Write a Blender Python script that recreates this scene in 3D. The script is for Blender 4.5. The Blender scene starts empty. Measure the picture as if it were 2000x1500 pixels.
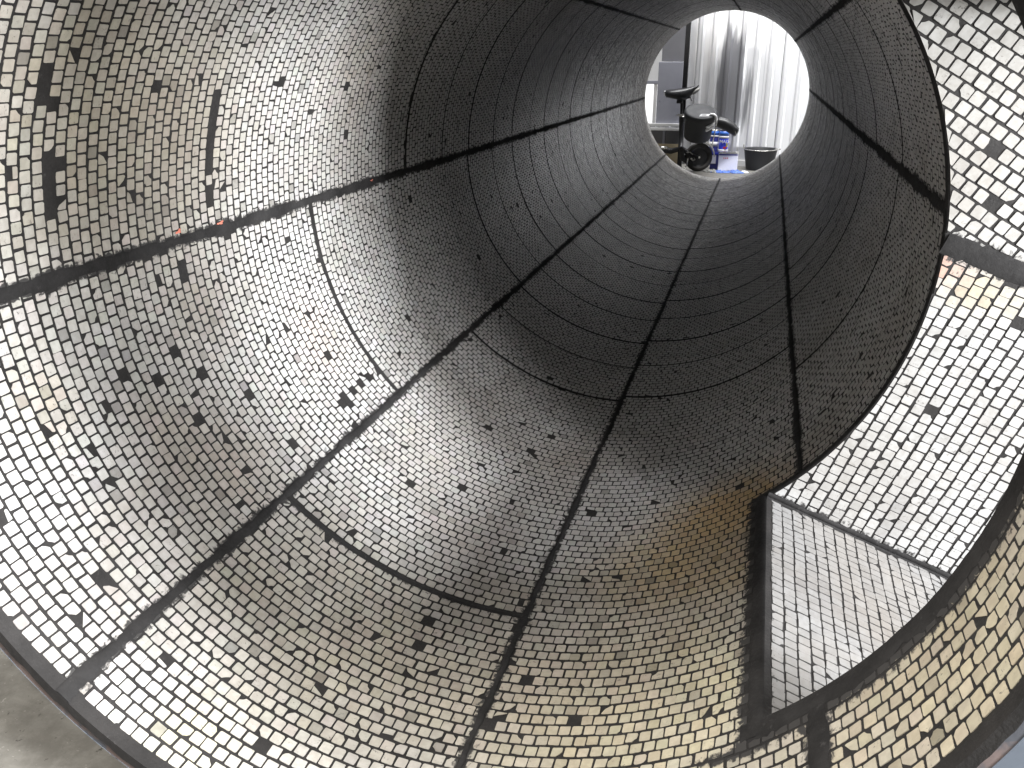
import bpy, bmesh, math, random
import numpy as np
from mathutils import Vector, Matrix

random.seed(7)
rng = np.random.default_rng(11)
D = bpy.data
scn = bpy.context.scene
COL = scn.collection
R = 0.65                                   # inner radius of the pipe, metres

# ------------------------------------------------------------------ camera
FPX, VX, VY, CX, CZ = 1684.09, 1510.4, 114.19, 0.536, 0.4522   # focal (px of 2000), pipe direction, offset / R
def _frame():
    d = np.array([VX - 1000, VY - 750, FPX]); d /= np.linalg.norm(d)
    g = np.array([0, FPX, -(VY - 750)]); g = g - d * (g @ d); g /= np.linalg.norm(g)
    return np.cross(g, d), -g, d
_r, _u, _d = _frame()
M = np.stack([_r, _d, _u]) @ np.diag([1, -1, -1])
cam = D.cameras.new("camera"); cam_o = D.objects.new("camera", cam); COL.objects.link(cam_o)
cam.sensor_width = 36; cam.lens = FPX / 2000 * 36; cam.clip_start = 0.02; cam.clip_end = 200
mw = Matrix([list(M[i]) + [0] for i in range(3)] + [[0, 0, 0, 1]])
mw.translation = Vector((CX * R, 0, CZ * R)); cam_o.matrix_world = mw
scn.camera = cam_o

# ------------------------------------------------------------------ light
w = D.worlds.new("World"); scn.world = w; w.use_nodes = True
w.node_tree.nodes["Background"].inputs[0].default_value = (0.93, 0.96, 1.0, 1)
w.node_tree.nodes["Background"].inputs[1].default_value = 0.15
scn.view_settings.view_transform = 'Standard'; scn.view_settings.look = 'None'
scn.view_settings.exposure = 0.0; scn.view_settings.gamma = 1.0

def area(name, loc, target, size, size_y, power, col=(1, 1, 1)):
    l = D.lights.new(name, 'AREA'); l.shape = 'RECTANGLE'; l.size = size; l.size_y = size_y
    l.energy = power; l.color = col
    o = D.objects.new(name, l); COL.objects.link(o); o.location = loc
    o.rotation_euler = (Vector(target) - Vector(loc)).to_track_quat('-Z', 'Y').to_euler()
    return o
area("door_daylight", (5.0, -0.05, 0.36), (0.55, 1.3, -0.1), 1.4, 0.7, 920, (0.97, 0.985, 1.0))
area("side_fill_light", (2.3, 0.22, 0.95), (-0.65, 0.8, -0.25), 0.6, 0.7, 78, (0.99, 0.99, 1.0))  # unseen lamp added to brighten the near left tiles
area("overhead_fill_light", (-0.05, 0.05, 2.4), (-0.05, 0.75, -0.6), 0.9, 0.5, 74, (1.0, 0.985, 0.96))  # added overhead lamp, out of view, lifts the near bottom but not the depth
area("left_fill_light", (-2.0, -0.15, 2.3), (0.2, 0.85, -0.4), 0.9, 0.6, 96, (1.0, 0.94, 0.85))  # unseen warm lamp added for the floor and the lower right rim
area("far_strip_light", (0.35, 7.85, 2.4), (0.3, 8.7, 0.0), 2.2, 0.4, 150, (1, 1, 1))

# ------------------------------------------------------------------ helpers
def surf(px, py):
    """photo pixel -> (phi, y/R) on the pipe's inner surface"""
    v = np.array([px - 1000, py - 750, FPX]) / FPX
    x, z, y = v @ _r, v @ _u, v @ _d
    a = x * x + z * z; b = 2 * (CX * x + CZ * z); c = CX * CX + CZ * CZ - 1
    t = (-b + math.sqrt(b * b - 4 * a * c)) / (2 * a)
    return math.atan2(CZ + t * z, CX + t * x), t * y

def tag(o, label=None, cat=None, group=None, kind=None):
    if label: o["label"] = label
    if cat: o["category"] = cat
    if group: o["group"] = group
    if kind: o["kind"] = kind
    return o
def empty(name, loc, label=None, cat=None, group=None):
    o = D.objects.new(name, None); COL.objects.link(o); o.location = loc
    o.empty_display_size = 0.1
    return tag(o, label, cat, group)
def link(name, me, mat=None, parent=None):
    o = D.objects.new(name, me); COL.objects.link(o)
    if mat is not None and not me.materials: me.materials.append(mat)
    if parent is not None:
        o.parent = parent
        # meshes are given in world coordinates: undo every ancestor's translation
        off = Vector((0, 0, 0)); p = parent
        while p is not None:
            off += p.location; p = p.parent
        o.location = -off
    return o
def bm_obj(name, bm, mat, parent=None, smooth=False):
    me = D.meshes.new(name); bm.normal_update(); bm.to_mesh(me); bm.free()
    if smooth:
        me.polygons.foreach_set("use_smooth", [True] * len(me.polygons))
    return link(name, me, mat, parent)
def py_obj(name, v, f, mat, parent=None, smooth=False):
    me = D.meshes.new(name); me.from_pydata([tuple(p) for p in v], [], f); me.update()
    if smooth: me.polygons.foreach_set("use_smooth", [True] * len(me.polygons))
    return link(name, me, mat, parent)
def add_box(bm, c, s, rot=None, bevel=0.0):
    r = bmesh.ops.create_cube(bm, size=1.0); vs = r["verts"]
    bmesh.ops.scale(bm, vec=s, verts=vs)
    if bevel > 0:
        es = list({e for v in vs for e in v.link_edges})
        q = bmesh.ops.bevel(bm, geom=es, offset=bevel, segments=2, affect='EDGES', profile=0.6)
        vs = list({v for f in q["faces"] for v in f.verts} | {v for v in vs if v.is_valid})
    if rot is not None: bmesh.ops.rotate(bm, cent=(0, 0, 0), matrix=rot, verts=vs)
    bmesh.ops.translate(bm, vec=c, verts=vs)
    return vs
def add_tube(bm, pts, rad, seg=12, cap=True):
    pts = [Vector(p) for p in pts]
    rads = rad if isinstance(rad, (list, tuple)) else [rad] * len(pts)
    rings = []
    for i, p in enumerate(pts):
        t = (pts[min(i + 1, len(pts) - 1)] - pts[max(i - 1, 0)]).normalized()
        a = Vector((0, 0, 1)) if abs(t.z) < 0.9 else Vector((1, 0, 0))
        u = t.cross(a).normalized(); v = t.cross(u)
        rings.append([bm.verts.new(p + rads[i] * (math.cos(2 * math.pi * k / seg) * u + math.sin(2 * math.pi * k / seg) * v)) for k in range(seg)])
    for a, b in zip(rings, rings[1:]):
        for k in range(seg):
            bm.faces.new((a[k], a[(k + 1) % seg], b[(k + 1) % seg], b[k]))
    if cap:
        bm.faces.new(rings[0]); bm.faces.new(rings[-1][::-1])
def add_lathe(bm, prof, seg=40, mat=None):
    """profile of (r, z) about Z"""
    rings = []; new = []
    for r, z in prof:
        if r < 1e-6:
            v = bm.verts.new((0, 0, z)); rings.append([v]); new.append(v)
        else:
            rg = [bm.verts.new((r * math.cos(2 * math.pi * k / seg), r * math.sin(2 * math.pi * k / seg), z)) for k in range(seg)]
            rings.append(rg); new += rg
    for a, b in zip(rings, rings[1:]):
        for k in range(seg):
            k2 = (k + 1) % seg
            if len(a) == 1 and len(b) > 1: bm.faces.new((a[0], b[k2], b[k]))
            elif len(b) == 1 and len(a) > 1: bm.faces.new((a[k], a[k2], b[0]))
            elif len(a) > 1: bm.faces.new((a[k], a[k2], b[k2], b[k]))
    if mat is not None: bmesh.ops.transform(bm, matrix=mat, verts=new)
    return new

# ------------------------------------------------------------------ materials
class NT:
    def __init__(s, name):
        s.m = D.materials.new(name); s.m.use_nodes = True; s.t = s.m.node_tree; s.t.nodes.clear()
        s.out = s.n('ShaderNodeOutputMaterial'); s.b = s.n('ShaderNodeBsdfPrincipled')
        s.t.links.new(s.b.outputs[0], s.out.inputs[0])
    def n(s, t, **kw):
        q = s.t.nodes.new(t)
        for k, v in kw.items(): setattr(q, k, v)
        return q
    def l(s, a, b): s.t.links.new(a, b)
    def noise(s, scale, detail=4, rough=0.55, vec=None, dist=0.0):
        q = s.n('ShaderNodeTexNoise'); q.inputs['Scale'].default_value = scale
        q.inputs['Detail'].default_value = detail; q.inputs['Roughness'].default_value = rough
        q.inputs['Distortion'].default_value = dist
        if vec is not None: s.l(vec, q.inputs['Vector'])
        return q.outputs['Fac']
    def pos(s, sc=None):
        g = s.n('ShaderNodeNewGeometry').outputs['Position']
        if sc is None: return g
        m = s.n('ShaderNodeMapping'); m.inputs['Scale'].default_value = sc; s.l(g, m.inputs['Vector'])
        return m.outputs[0]
    def ramp(s, fac, stops):
        q = s.n('ShaderNodeValToRGB'); e = q.color_ramp.elements
        while len(e) < len(stops): e.new(0.5)
        for i, (p, c) in enumerate(stops):
            e[i].position = p; e[i].color = (c, c, c, 1) if isinstance(c, (int, float)) else (*c, 1)
        s.l(fac, q.inputs[0]); return q.outputs[0]
    def mix(s, fac, a, b, mode='MIX'):
        q = s.n('ShaderNodeMix', data_type='RGBA', blend_type=mode)
        for sock, v in ((q.inputs[0], fac), (q.inputs[6], a), (q.inputs[7], b)):
            if hasattr(v, 'is_linked'): s.l(v, sock)
            else: sock.default_value = v if isinstance(v, (int, float)) else (*v, 1)
        return q.outputs[2]
    def math(s, op, a, b=0.0, clamp=False):
        q = s.n('ShaderNodeMath', operation=op); q.use_clamp = clamp
        for sock, v in ((q.inputs[0], a), (q.inputs[1], b)):
            if hasattr(v, 'is_linked'): s.l(v, sock)
            else: sock.default_value = v
        return q.outputs[0]
    def bump(s, h, st, dist=0.002):
        q = s.n('ShaderNodeBump'); q.inputs['Strength'].default_value = st; q.inputs['Distance'].default_value = dist
        s.l(h, q.inputs['Height']); s.l(q.outputs[0], s.b.inputs['Normal'])
    def set(s, **kw):
        for k, v in kw.items():
            sock = s.b.inputs[k.replace('_', ' ')]
            if hasattr(v, 'is_linked'): s.l(v, sock)
            else: sock.default_value = (*v, 1) if isinstance(v, tuple) else v
        return s

RUBBER = (0.020, 0.0185, 0.018)
def mat_tile():
    s = NT("ceramic")
    tint = s.n('ShaderNodeAttribute', attribute_name="tint").outputs['Color']
    smear = s.n('ShaderNodeAttribute', attribute_name="smear").outputs['Fac']
    P = s.pos()
    mott = s.noise(95, 4, 0.6, P)
    c = s.mix(s.ramp(mott, [(0.38, 0.0), (0.62, 1.0)]), s.mix(1.0, tint, (0.86, 0.85, 0.84), 'MULTIPLY'), tint)
    # small dark scuffs and pits left in the glaze
    sc = s.noise(150, 3, 0.7, s.pos((1.0, 1.7, 1.3)), 0.6)
    big = s.noise(23, 2, 0.5, P)
    scf = s.math('MULTIPLY', s.ramp(sc, [(0.60, 0.0), (0.68, 1.0)]), s.ramp(big, [(0.47, 0.0), (0.62, 0.9)]))
    c = s.mix(scf, c, (0.10, 0.095, 0.09))
    # greyish dust film in soft patches
    film = s.ramp(s.noise(7.5, 4, 0.6, P), [(0.47, 0.0), (0.75, 0.38)])
    c = s.mix(film, c, (0.30, 0.28, 0.255))
    film2 = s.ramp(s.noise(2.3, 5, 0.62, s.pos((1, .8, 1))), [(0.46, 0.0), (0.74, 0.55)])
    c = s.mix(film2, c, (0.235, 0.20, 0.16))
    # black adhesive smeared over the tile edges
    sn = s.noise(120, 5, 0.62, s.pos((1, 0.8, 1)), 0.4)
    sm = s.ramp(s.math('ADD', s.math('MULTIPLY', sn, 1.0), s.math('MULTIPLY', smear, 0.62)), [(0.72, 0.0), (0.86, 1.0)])
    c = s.mix(sm, c, (0.036, 0.034, 0.033))
    s.set(Base_Color=c, Roughness=s.mix(sm, s.ramp(mott, [(0.3, 0.30), (0.7, 0.46)]), (0.7, 0.7, 0.7)), Specular_IOR_Level=0.5)
    s.bump(s.noise(260, 3, 0.6, P), 0.12, 0.001)
    return s.m
def mat_rubber(name="rubber", c0=RUBBER, rough=0.0, spec=0.35):
    s = NT(name); P = s.pos()
    n1 = s.noise(14, 5, 0.6, P); n2 = s.noise(180, 4, 0.65, P)
    c = s.mix(s.ramp(n1, [(0.35, 0.0), (0.7, 1.0)]), tuple(x * 0.72 for x in c0), tuple(x * 1.45 for x in c0))
    c = s.mix(s.ramp(s.noise(60, 5, 0.7, P), [(0.62, 0.0), (0.8, 0.35)]), c, (0.17, 0.16, 0.16))
    s.set(Base_Color=c, Roughness=s.ramp(n2, [(0.3, 0.55 + rough), (0.7, 0.85 + rough)]), Specular_IOR_Level=spec)
    s.bump(n2, 0.5, 0.0015)
    return s.m
def mat_simple(name, col, rough=0.5, metal=0.0, var=0.18, scale=18, bump=0.1, spec=0.5, spots=None):
    s = NT(name); P = s.pos(); n = s.noise(scale, 5, 0.6, P)
    c = s.mix(s.ramp(n, [(0.3, 0.0), (0.72, 1.0)]), tuple(x * (1 - var) for x in col), tuple(min(1, x * (1 + var)) for x in col))
    if spots:
        c = s.mix(s.ramp(s.noise(spots[0], 4, 0.65, P), [(spots[1], 0.0), (spots[1] + 0.06, 1.0)]), c, spots[2])
    s.set(Base_Color=c, Roughness=s.ramp(n, [(0.3, max(0, rough - 0.08)), (0.7, min(1, rough + 0.08))]), Metallic=metal, Specular_IOR_Level=spec)
    s.bump(s.noise(scale * 9, 3, 0.6, P), bump, 0.001)
    return s.m
M_TILE = mat_tile(); M_RUB = mat_rubber(); M_SEAM = mat_rubber("joint_adhesive", (0.024, 0.023, 0.023), 0.15, 0.2)
M_STEEL = mat_simple("grey_blue_steel_paint", (0.125, 0.145, 0.175), 0.5, 0.0, 0.12, 9, 0.15, 0.5, (22, 0.63, (0.04, 0.045, 0.06)))
M_RIM = mat_simple("primer_edge", (0.20, 0.155, 0.145), 0.7, 0.0, 0.3, 14, 0.3, 0.3, (12, 0.5, (0.10, 0.105, 0.12)))
M_MARK = mat_simple("red_primer_smear", (0.62, 0.20, 0.14), 0.6, 0.0, 0.3, 40)

# ------------------------------------------------------------------ floor
def mat_floor():
    s = NT("concrete"); P = s.pos()
    n = s.noise(2.2, 6, 0.62, P); n2 = s.noise(40, 5, 0.65, P)
    streak = s.noise(5, 4, 0.6, s.pos((1.4, 6.0, 1)), 0.4)
    c = s.mix(s.ramp(n, [(0.3, 0.0), (0.7, 1.0)]), (0.15, 0.143, 0.128), (0.32, 0.31, 0.285))
    c = s.mix(s.ramp(streak, [(0.45, 0.0), (0.75, 0.5)]), c, (0.40, 0.385, 0.35))
    c = s.mix(s.ramp(s.noise(75, 3, 0.6, P), [(0.66, 0.0), (0.72, 0.8)]), c, (0.05, 0.045, 0.04))
    c = s.mix(s.ramp(s.noise(140, 2, 0.5, P), [(0.70, 0.0), (0.74, 0.8)]), c, (0.50, 0.48, 0.45))
    c = s.mix(s.ramp(s.noise(18, 6, 0.7, P), [(0.42, 0.35), (0.6, 0.0)]), c, (0.07, 0.062, 0.05))
    s.set(Base_Color=c, Roughness=s.ramp(n2, [(0.3, 0.45), (0.7, 0.75)]))
    s.bump(n2, 0.25, 0.003)
    return s.m
ZF = -1.038 * R
tag(py_obj("floor", [(-25, -25, ZF), (25, -25, ZF), (25, 30, ZF), (-25, 30, ZF)], [(0, 1, 2, 3)], mat_floor()), kind="structure")

# ------------------------------------------------------------------ the pipe
Y0, Y1 = 1.076, 11.70                 # rims
HY0, HY1 = 1.445, 2.40              # side opening along the axis
HP0, HP1 = math.radians(-50), math.radians(56)
TH = math.radians(20)               # the side duct slopes down by this much
cT, sT = math.cos(TH), math.sin(TH)
OB, OT, SE = -0.5, math.sin(HP1 + TH), 1.57
def se(o): return (1.302 - o * sT) / cT          # the mouth is cut upright
pipe = empty("lined_pipe", (0, 0, ZF), "long grey steel pipe lined with small white ceramic tiles and open side duct", "pipe")

def cyl(r, phi, y): return np.stack([r * np.cos(phi) * R, y * R + 0 * phi, r * np.sin(phi) * R], -1)
def cyl_grid(name, r, mat, parent, flip):
    ph = np.unique(np.round(np.concatenate([np.linspace(-math.pi, math.pi, 361), [HP0, HP1]]), 6))[:-1]
    yy = np.array([Y0, 1.25, HY0, 1.8, 2.1, HY1] + list(np.linspace(2.9, Y1, 12)))
    V = []; F = []
    for y in yy: V += [tuple(p) for p in cyl(r, ph, np.full(len(ph), y))]
    n = len(ph)
    for j in range(len(yy) - 1):
        for i in range(n):
            i2 = (i + 1) % n; pm = ph[i] + 0.004; ym = (yy[j] + yy[j + 1]) / 2
            if HP0 - 1e-4 < pm < HP1 - 1e-4 and HY0 < ym < HY1: continue
            q = (j * n + i, j * n + i2, (j + 1) * n + i2, (j + 1) * n + i)
            F.append(q if not flip else q[::-1])
    return py_obj(name, V, F, mat, parent, True)
shell = cyl_grid("steel_shell", 1.034, M_STEEL, pipe, True)
lining = cyl_grid("rubber_lining", 1.0, M_RUB, pipe, False)
def annulus(bm, r0, r1, y, dy=0.0, wob=0.0):
    n = 360; a = []; b = []
    for k in range(n):
        p = 2 * math.pi * k / n
        q = wob * (math.sin(p * 37) + math.sin(p * 61 + 1) + math.sin(p * 113 + 2))
        a.append(bm.verts.new((r0 * R * math.cos(p), y * R, r0 * R * math.sin(p))))
        b.append(bm.verts.new(((r1 + q) * R * math.cos(p), (y + dy) * R, (r1 + q) * R * math.sin(p))))
    for k in range(n): bm.faces.new((a[k], a[(k + 1) % n], b[(k + 1) % n], b[k]))
for y_, sg in ((Y0, -1), (Y1, 1)):
    bm = bmesh.new(); annulus(bm, 1.0, 1.018, y_, .002 * sg, 0.0012); bm_obj("lining_edge", bm, M_RUB, lining)
    bm = bmesh.new(); annulus(bm, 1.010, 1.034, y_ - .001 * sg); bm_obj("rim_edge", bm, M_RIM, shell)

# joints between the lining panels
SEAMS = [math.radians(a) for a in (-178.8, -133.8, -88.7, -43.2, 5.5, 40.2, 84, 128, 181.2)]
HW = [0.0140, 0.0105, 0.0078, 0.0098, 0.0175, 0.011, 0.011, 0.010, 0.0145]
_ph = rng.uniform(0, 6.28, (9, 6))
def wob(i, y, amp=0.006):
    f = (3.1, 7.3, 15.7, 33.0, 61.0, 97.0); a = (1, .8, .6, .5, .45, .35)
    return amp * 0.45 * sum(a[k] * np.sin(f[k] * y + _ph[i % 9, k]) for k in range(6))
def hwid(i, y):
    i = i % 8
    h = HW[i] * (1.1 - 0.045 * (y - 1)) * (1 + 0.30 * np.sin(5.3 * y + 2.1 * i) * np.sin(13.1 * y + i) + 0.14 * np.sin(37 * y + 3 * i))
    if i in (0, 1): h = h + 0.006 * np.clip((1.45 - y) / .3, 0, 1)
    if i == 3: h = h + 0.012 * np.clip((1.5 - y) / .2, 0, 1)
    return np.maximum(h, 0.0045)
# ring joints: (panel index, y/R, half width); panel i lies between SEAMS[i] and SEAMS[i+1]
RINGS = {0: [2.782, 4.53, 5.41, 6.25, 7.13, 8.02, 8.81, 9.70, 10.6],
         1: [1.946, 3.62, 4.49, 5.35, 6.24, 7.05, 7.95, 8.75, 9.60, 10.6],
         2: [3.68, 4.55, 5.43, 6.26, 7.10, 7.92, 8.73, 9.68, 10.6],
         3: [3.337, 4.40, 5.08, 5.95, 6.80, 7.70, 8.60, 9.60, 10.6],
         4: [3.245, 4.06, 5.00, 5.98, 6.90, 7.80, 8.70, 9.70, 10.7],
         5: [3.3, 4.2, 5.1, 6.0, 6.9, 7.8, 8.7, 9.7, 10.7], 6: [3.1, 4.0, 4.9, 5.8, 6.7, 7.6, 8.5, 9.5, 10.5],
         7: [3.668, 4.555, 5.41, 6.25, 7.13, 8.02, 8.81, 9.70, 10.6]}
STRIPS = {p: list(ys) for p, ys in RINGS.items()}
for p in RINGS:                     # between the joints the mosaic sheets simply meet, with a slightly wider gap
    a = RINGS[p]; RINGS[p] = sorted(a + [(x + y) / 2 + .03 * math.sin(7 * x + p) for x, y in zip(a, a[1:]) if x > 3.5])
def ring_hw(p, k):
    y = RINGS[p][k]
    if y not in STRIPS[p]: return 0.0035
    return (0.0090 if y < 2.9 else 0.0078) * (1.0 - 0.045 * max(0, y - 3))

def strip(name, P, W0, W1, mapper, parent, mat=M_SEAM, h=0.0032):
    """ragged strip: P along, [W0, W1] across"""
    V = []; F = []
    for p, a, b in zip(P, W0, W1):
        m = (a + b) / 2
        for q, hh in ((a, 0.0006), (a + 0.15 * (b - a), h), (m, h * 1.05), (b - 0.15 * (b - a), h), (b, 0.0006)):
            V.append(mapper(p, q, hh))
    for i in range(len(P) - 1):
        for k in range(4):
            F.append((i * 5 + k, i * 5 + k + 1, i * 5 + 5 + k + 1, i * 5 + 5 + k))
    return py_obj(name, V, F, mat, parent, True)
def mcyl(p, u, h): return ((1 - h) * R * math.cos(u), p * R, (1 - h) * R * math.sin(u))
def mring(u, p, h): return ((1 - h) * R * math.cos(u), p * R, (1 - h) * R * math.sin(u))
for i in range(8):
    P = np.arange(Y0, Y1, 0.012)
    if i in (3, 4, 5): spans = [P[P < HY0 - .02], P[P > HY1 + .005]]
    else: spans = [P]
    for Q in spans:
        if len(Q) < 3: continue
        jit = rng.normal(0, 0.0016, (2, len(Q)))
        c0 = SEAMS[i] + wob(i, Q, 0.003)
        strip("seam_strip", Q, c0 - hwid(i, Q) + jit[0], c0 + hwid(i, Q) + jit[1], mcyl, lining)
for p, ys in RINGS.items():
    for k, y in enumerate(ys):
        if y not in STRIPS[p]: continue
        U = np.arange(SEAMS[p] + HW[p], SEAMS[p + 1] - HW[(p + 1) % 8], 0.012)
        c0 = y + 0.0035 * np.sin(U * 9 + p + k) + 0.002 * np.sin(U * 41 + k)
        hw = ring_hw(p, k) * (1 + 0.28 * np.sin(U * 13 + 2 * k) * np.sin(U * 29 + p) + 0.2 * np.sin(U * 71 + k))
        if (p, k) == (1, 0): hw = hw * np.clip(1.15 - 0.75 * (U - U[0]) / (U[-1] - U[0]), .4, 1.2)
        jit = rng.normal(0, 0.0014, (2, len(U)))
        strip("seam_strip", U, c0 - hw + jit[0], c0 + hw + jit[1], mring, lining, M_SEAM, 0.0026)
# adhesive round the side opening
U = np.arange(HP0 - 0.05, HP1, 0.01)
strip("seam_strip", U, HY0 - 0.052 + rng.normal(0, .003, len(U)) + .006 * np.sin(U * 31), HY0 + 0 * U + 0.0005, mring, lining, M_SEAM, 0.005)
strip("seam_strip", U, HY1 + 0 * U - 0.0005, HY1 + 0.020 + rng.normal(0, .002, len(U)), mring, lining, M_SEAM, 0.005)
P = np.arange(HY0 - 0.05, HY1 + 0.02, 0.012)
strip("seam_strip", P, HP0 - 0.036 + rng.normal(0, .0025, len(P)), HP0 + 0 * P + 0.0005, mcyl, lining, M_SEAM, 0.005)

# ---- tiles
PU, PV = 0.0300, 0.0335             # pitch round the pipe, along the pipe
TU, TV = 0.0260, 0.0272             # tile size
def outlines(n, N, su, sv, chip=0.13):
    """n rounded square outlines with N points, size su x sv, worn and chipped"""
    hu = su / 2 * (1 + rng.normal(0, 0.022, (n, 1))); hv = sv / 2 * (1 + rng.normal(0, 0.022, (n, 1)))
    k = N // 4
    rad = np.clip(rng.normal(0.20, 0.07, (n, 4)), 0.08, 0.42)
    ch = rng.random((n, 4)) < chip / 4
    rad = np.where(ch, rng.uniform(0.45, 1.05, (n, 4)), rad)
    out = np.zeros((n, N, 2)); sg = ((1, 1), (-1, 1), (-1, -1), (1, -1))
    for c in range(4):
        sx, sy = sg[c]; r = rad[:, c]
        if k == 1:
            pts = [(1 - 0.15 * r, 1 - 0.15 * r)]
        elif k == 2:
            pts = [(1, 1 - r), (1 - r, 1)]
        else:
            e = np.where(ch[:, c], rng.uniform(0.4, 0.62, n), 0.29)
            pts = [(1, 1 - r), (1 - e * r, 1 - e * r), (1 - r, 1)]
        if sx * sy < 0: pts = pts[::-1]
        for j, (a, b) in enumerate(pts):
            out[:, c * k + j, 0] = sx * a; out[:, c * k + j, 1] = sy * b
    out += rng.normal(0, 0.018 if N > 8 else 0.01, out.shape)
    out[:, :, 0] *= hu; out[:, :, 1] *= hv
    a = rng.normal(0, 0.022, (n, 1)); ca, sa = np.cos(a), np.sin(a)
    return np.stack([out[:, :, 0] * ca - out[:, :, 1] * sa, out[:, :, 0] * sa + out[:, :, 1] * ca], -1)

def tile_mesh(name, O, mapper, tint, smear, parent, height=0.0013):
    """one mesh with every tile of O (n, N, 2)"""
    n, N, _ = O.shape
    cen = O.mean(1, keepdims=True)
    top = cen + (O - cen) * (0.975 if N > 4 else 0.985)
    tl = rng.normal(0, 0.022, (n, 1, 2)); hh = height * (1 + rng.normal(0, .15, (n, 1)))
    ht = hh + ((top - cen) * tl).sum(-1)
    vb = mapper(O[..., 0], O[..., 1], np.full((n, N), -0.0006))
    vt = mapper(top[..., 0], top[..., 1], ht)
    V = np.concatenate([vb, vt], 1).reshape(-1, 3)
    base = (np.arange(n) * 2 * N)[:, None]
    k = np.arange(N); k2 = (k + 1) % N
    side = np.stack([k, k2, k2 + N, k + N], 1).reshape(-1)
    loops = np.concatenate([base + side[None], base + N + k[None]], 1)
    tot = np.tile(np.array([4] * N + [N]), n)
    me = D.meshes.new(name)
    me.vertices.add(len(V)); me.vertices.foreach_set("co", V.astype(np.float32).ravel())
    me.loops.add(loops.size); me.loops.foreach_set("vertex_index", loops.astype(np.int32).ravel())
    me.polygons.add(len(tot)); me.polygons.foreach_set("loop_start", (np.cumsum(tot) - tot).astype(np.int32))
    try: me.polygons.foreach_set("loop_total", tot.astype(np.int32))
    except Exception: pass
    me.update(calc_edges=True)
    ca = me.attributes.new("tint", 'FLOAT_COLOR', 'POINT')
    ca.data.foreach_set("color", np.repeat(np.concatenate([tint, np.ones((n, 1))], 1), 2 * N, 0).astype(np.float32).ravel())
    sa = me.attributes.new("smear", 'FLOAT', 'POINT')
    sa.data.foreach_set("value", np.concatenate([np.maximum(smear, 1.0), smear], 1).astype(np.float32).ravel())
    me.materials.append(M_TILE); me.shade_flat()
    return me

# stains on the ceramic, and painted shade of the left dark band: photo place, radius / R, colour, strength
STAINS_SHADE = [(150, 210, .42, (.60, .53, .40), .55), (330, 230, .30, (.50, .46, .38), .5), (280, 330, .22, (.58, .52, .42), .4),
          (420, 300, .15, (.55, .50, .42), .3), (620, 660, .16, (.78, .62, .54), .35), (80, 790, .10, (.72, .62, .47), .4),
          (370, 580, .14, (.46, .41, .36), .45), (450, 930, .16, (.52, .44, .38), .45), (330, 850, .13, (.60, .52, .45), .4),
          (1420, 1000, .21, (.70, .48, .22), .9), (1320, 1110, .22, (.68, .50, .26), .8), (390, 620, .17, (.36, .33, .30), .5), (300, 420, .15, (.38, .35, .31), .5), (440, 830, .16, (.37, .33, .30), .45), (330, 290, .17, (.40, .36, .31), .45), (1200, 1150, .20, (.46, .40, .30), .5),  # dark grey entries paint the shaded band on the left wall into the tiles
          (1340, 1250, .16, (.50, .42, .29), .6), (1180, 1300, .20, (.52, .46, .35), .55), (1010, 1180, .16, (.46, .41, .33), .5), (1440, 1120, .10, (.62, .48, .28), .6),
          (1300, 1440, .30, (.68, .61, .43), .7), (1080, 1440, .22, (.66, .58, .42), .6), (1000, 1330, .2, (.58, .51, .40), .5), (1430, 1320, .14, (.74, .67, .47), .5),
          (800, 1350, .26, (.58, .53, .43), .55), (600, 1330, .22, (.62, .57, .46), .45), (480, 1130, .18, (.54, .50, .42), .45), (640, 1060, .16, (.52, .48, .41), .4),
          (1800, 1400, .40, (.70, .62, .46), .7), (1950, 1250, .3, (.68, .60, .44), .65), (360, 1450, .11, (.74, .69, .46), .5),
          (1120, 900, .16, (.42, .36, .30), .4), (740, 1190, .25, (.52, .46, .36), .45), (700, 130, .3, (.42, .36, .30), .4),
          (560, 1150, .2, (.58, .54, .46), .3), (900, 1050, .2, (.56, .50, .46), .35)]
STAINS_SHADE = [(*surf(a, b), r, c, s) for a, b, r, c, s in STAINS_SHADE]
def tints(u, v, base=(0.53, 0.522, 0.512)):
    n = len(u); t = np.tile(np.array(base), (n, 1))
    for su, sv, r, c, s in STAINS_SHADE:
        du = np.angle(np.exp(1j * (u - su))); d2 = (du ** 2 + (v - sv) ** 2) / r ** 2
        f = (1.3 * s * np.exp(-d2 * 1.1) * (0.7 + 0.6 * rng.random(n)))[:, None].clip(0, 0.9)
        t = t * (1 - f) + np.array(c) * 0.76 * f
    t *= (1 + rng.normal(0, 0.055, (n, 1)))
    t *= 1 + rng.normal(0, 0.012, (n, 3))
    dark = rng.random(n) < 0.04
    t[dark] *= rng.uniform(0.55, 0.85, (dark.sum(), 1))
    return t.clip(0.02, 0.86)

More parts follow.
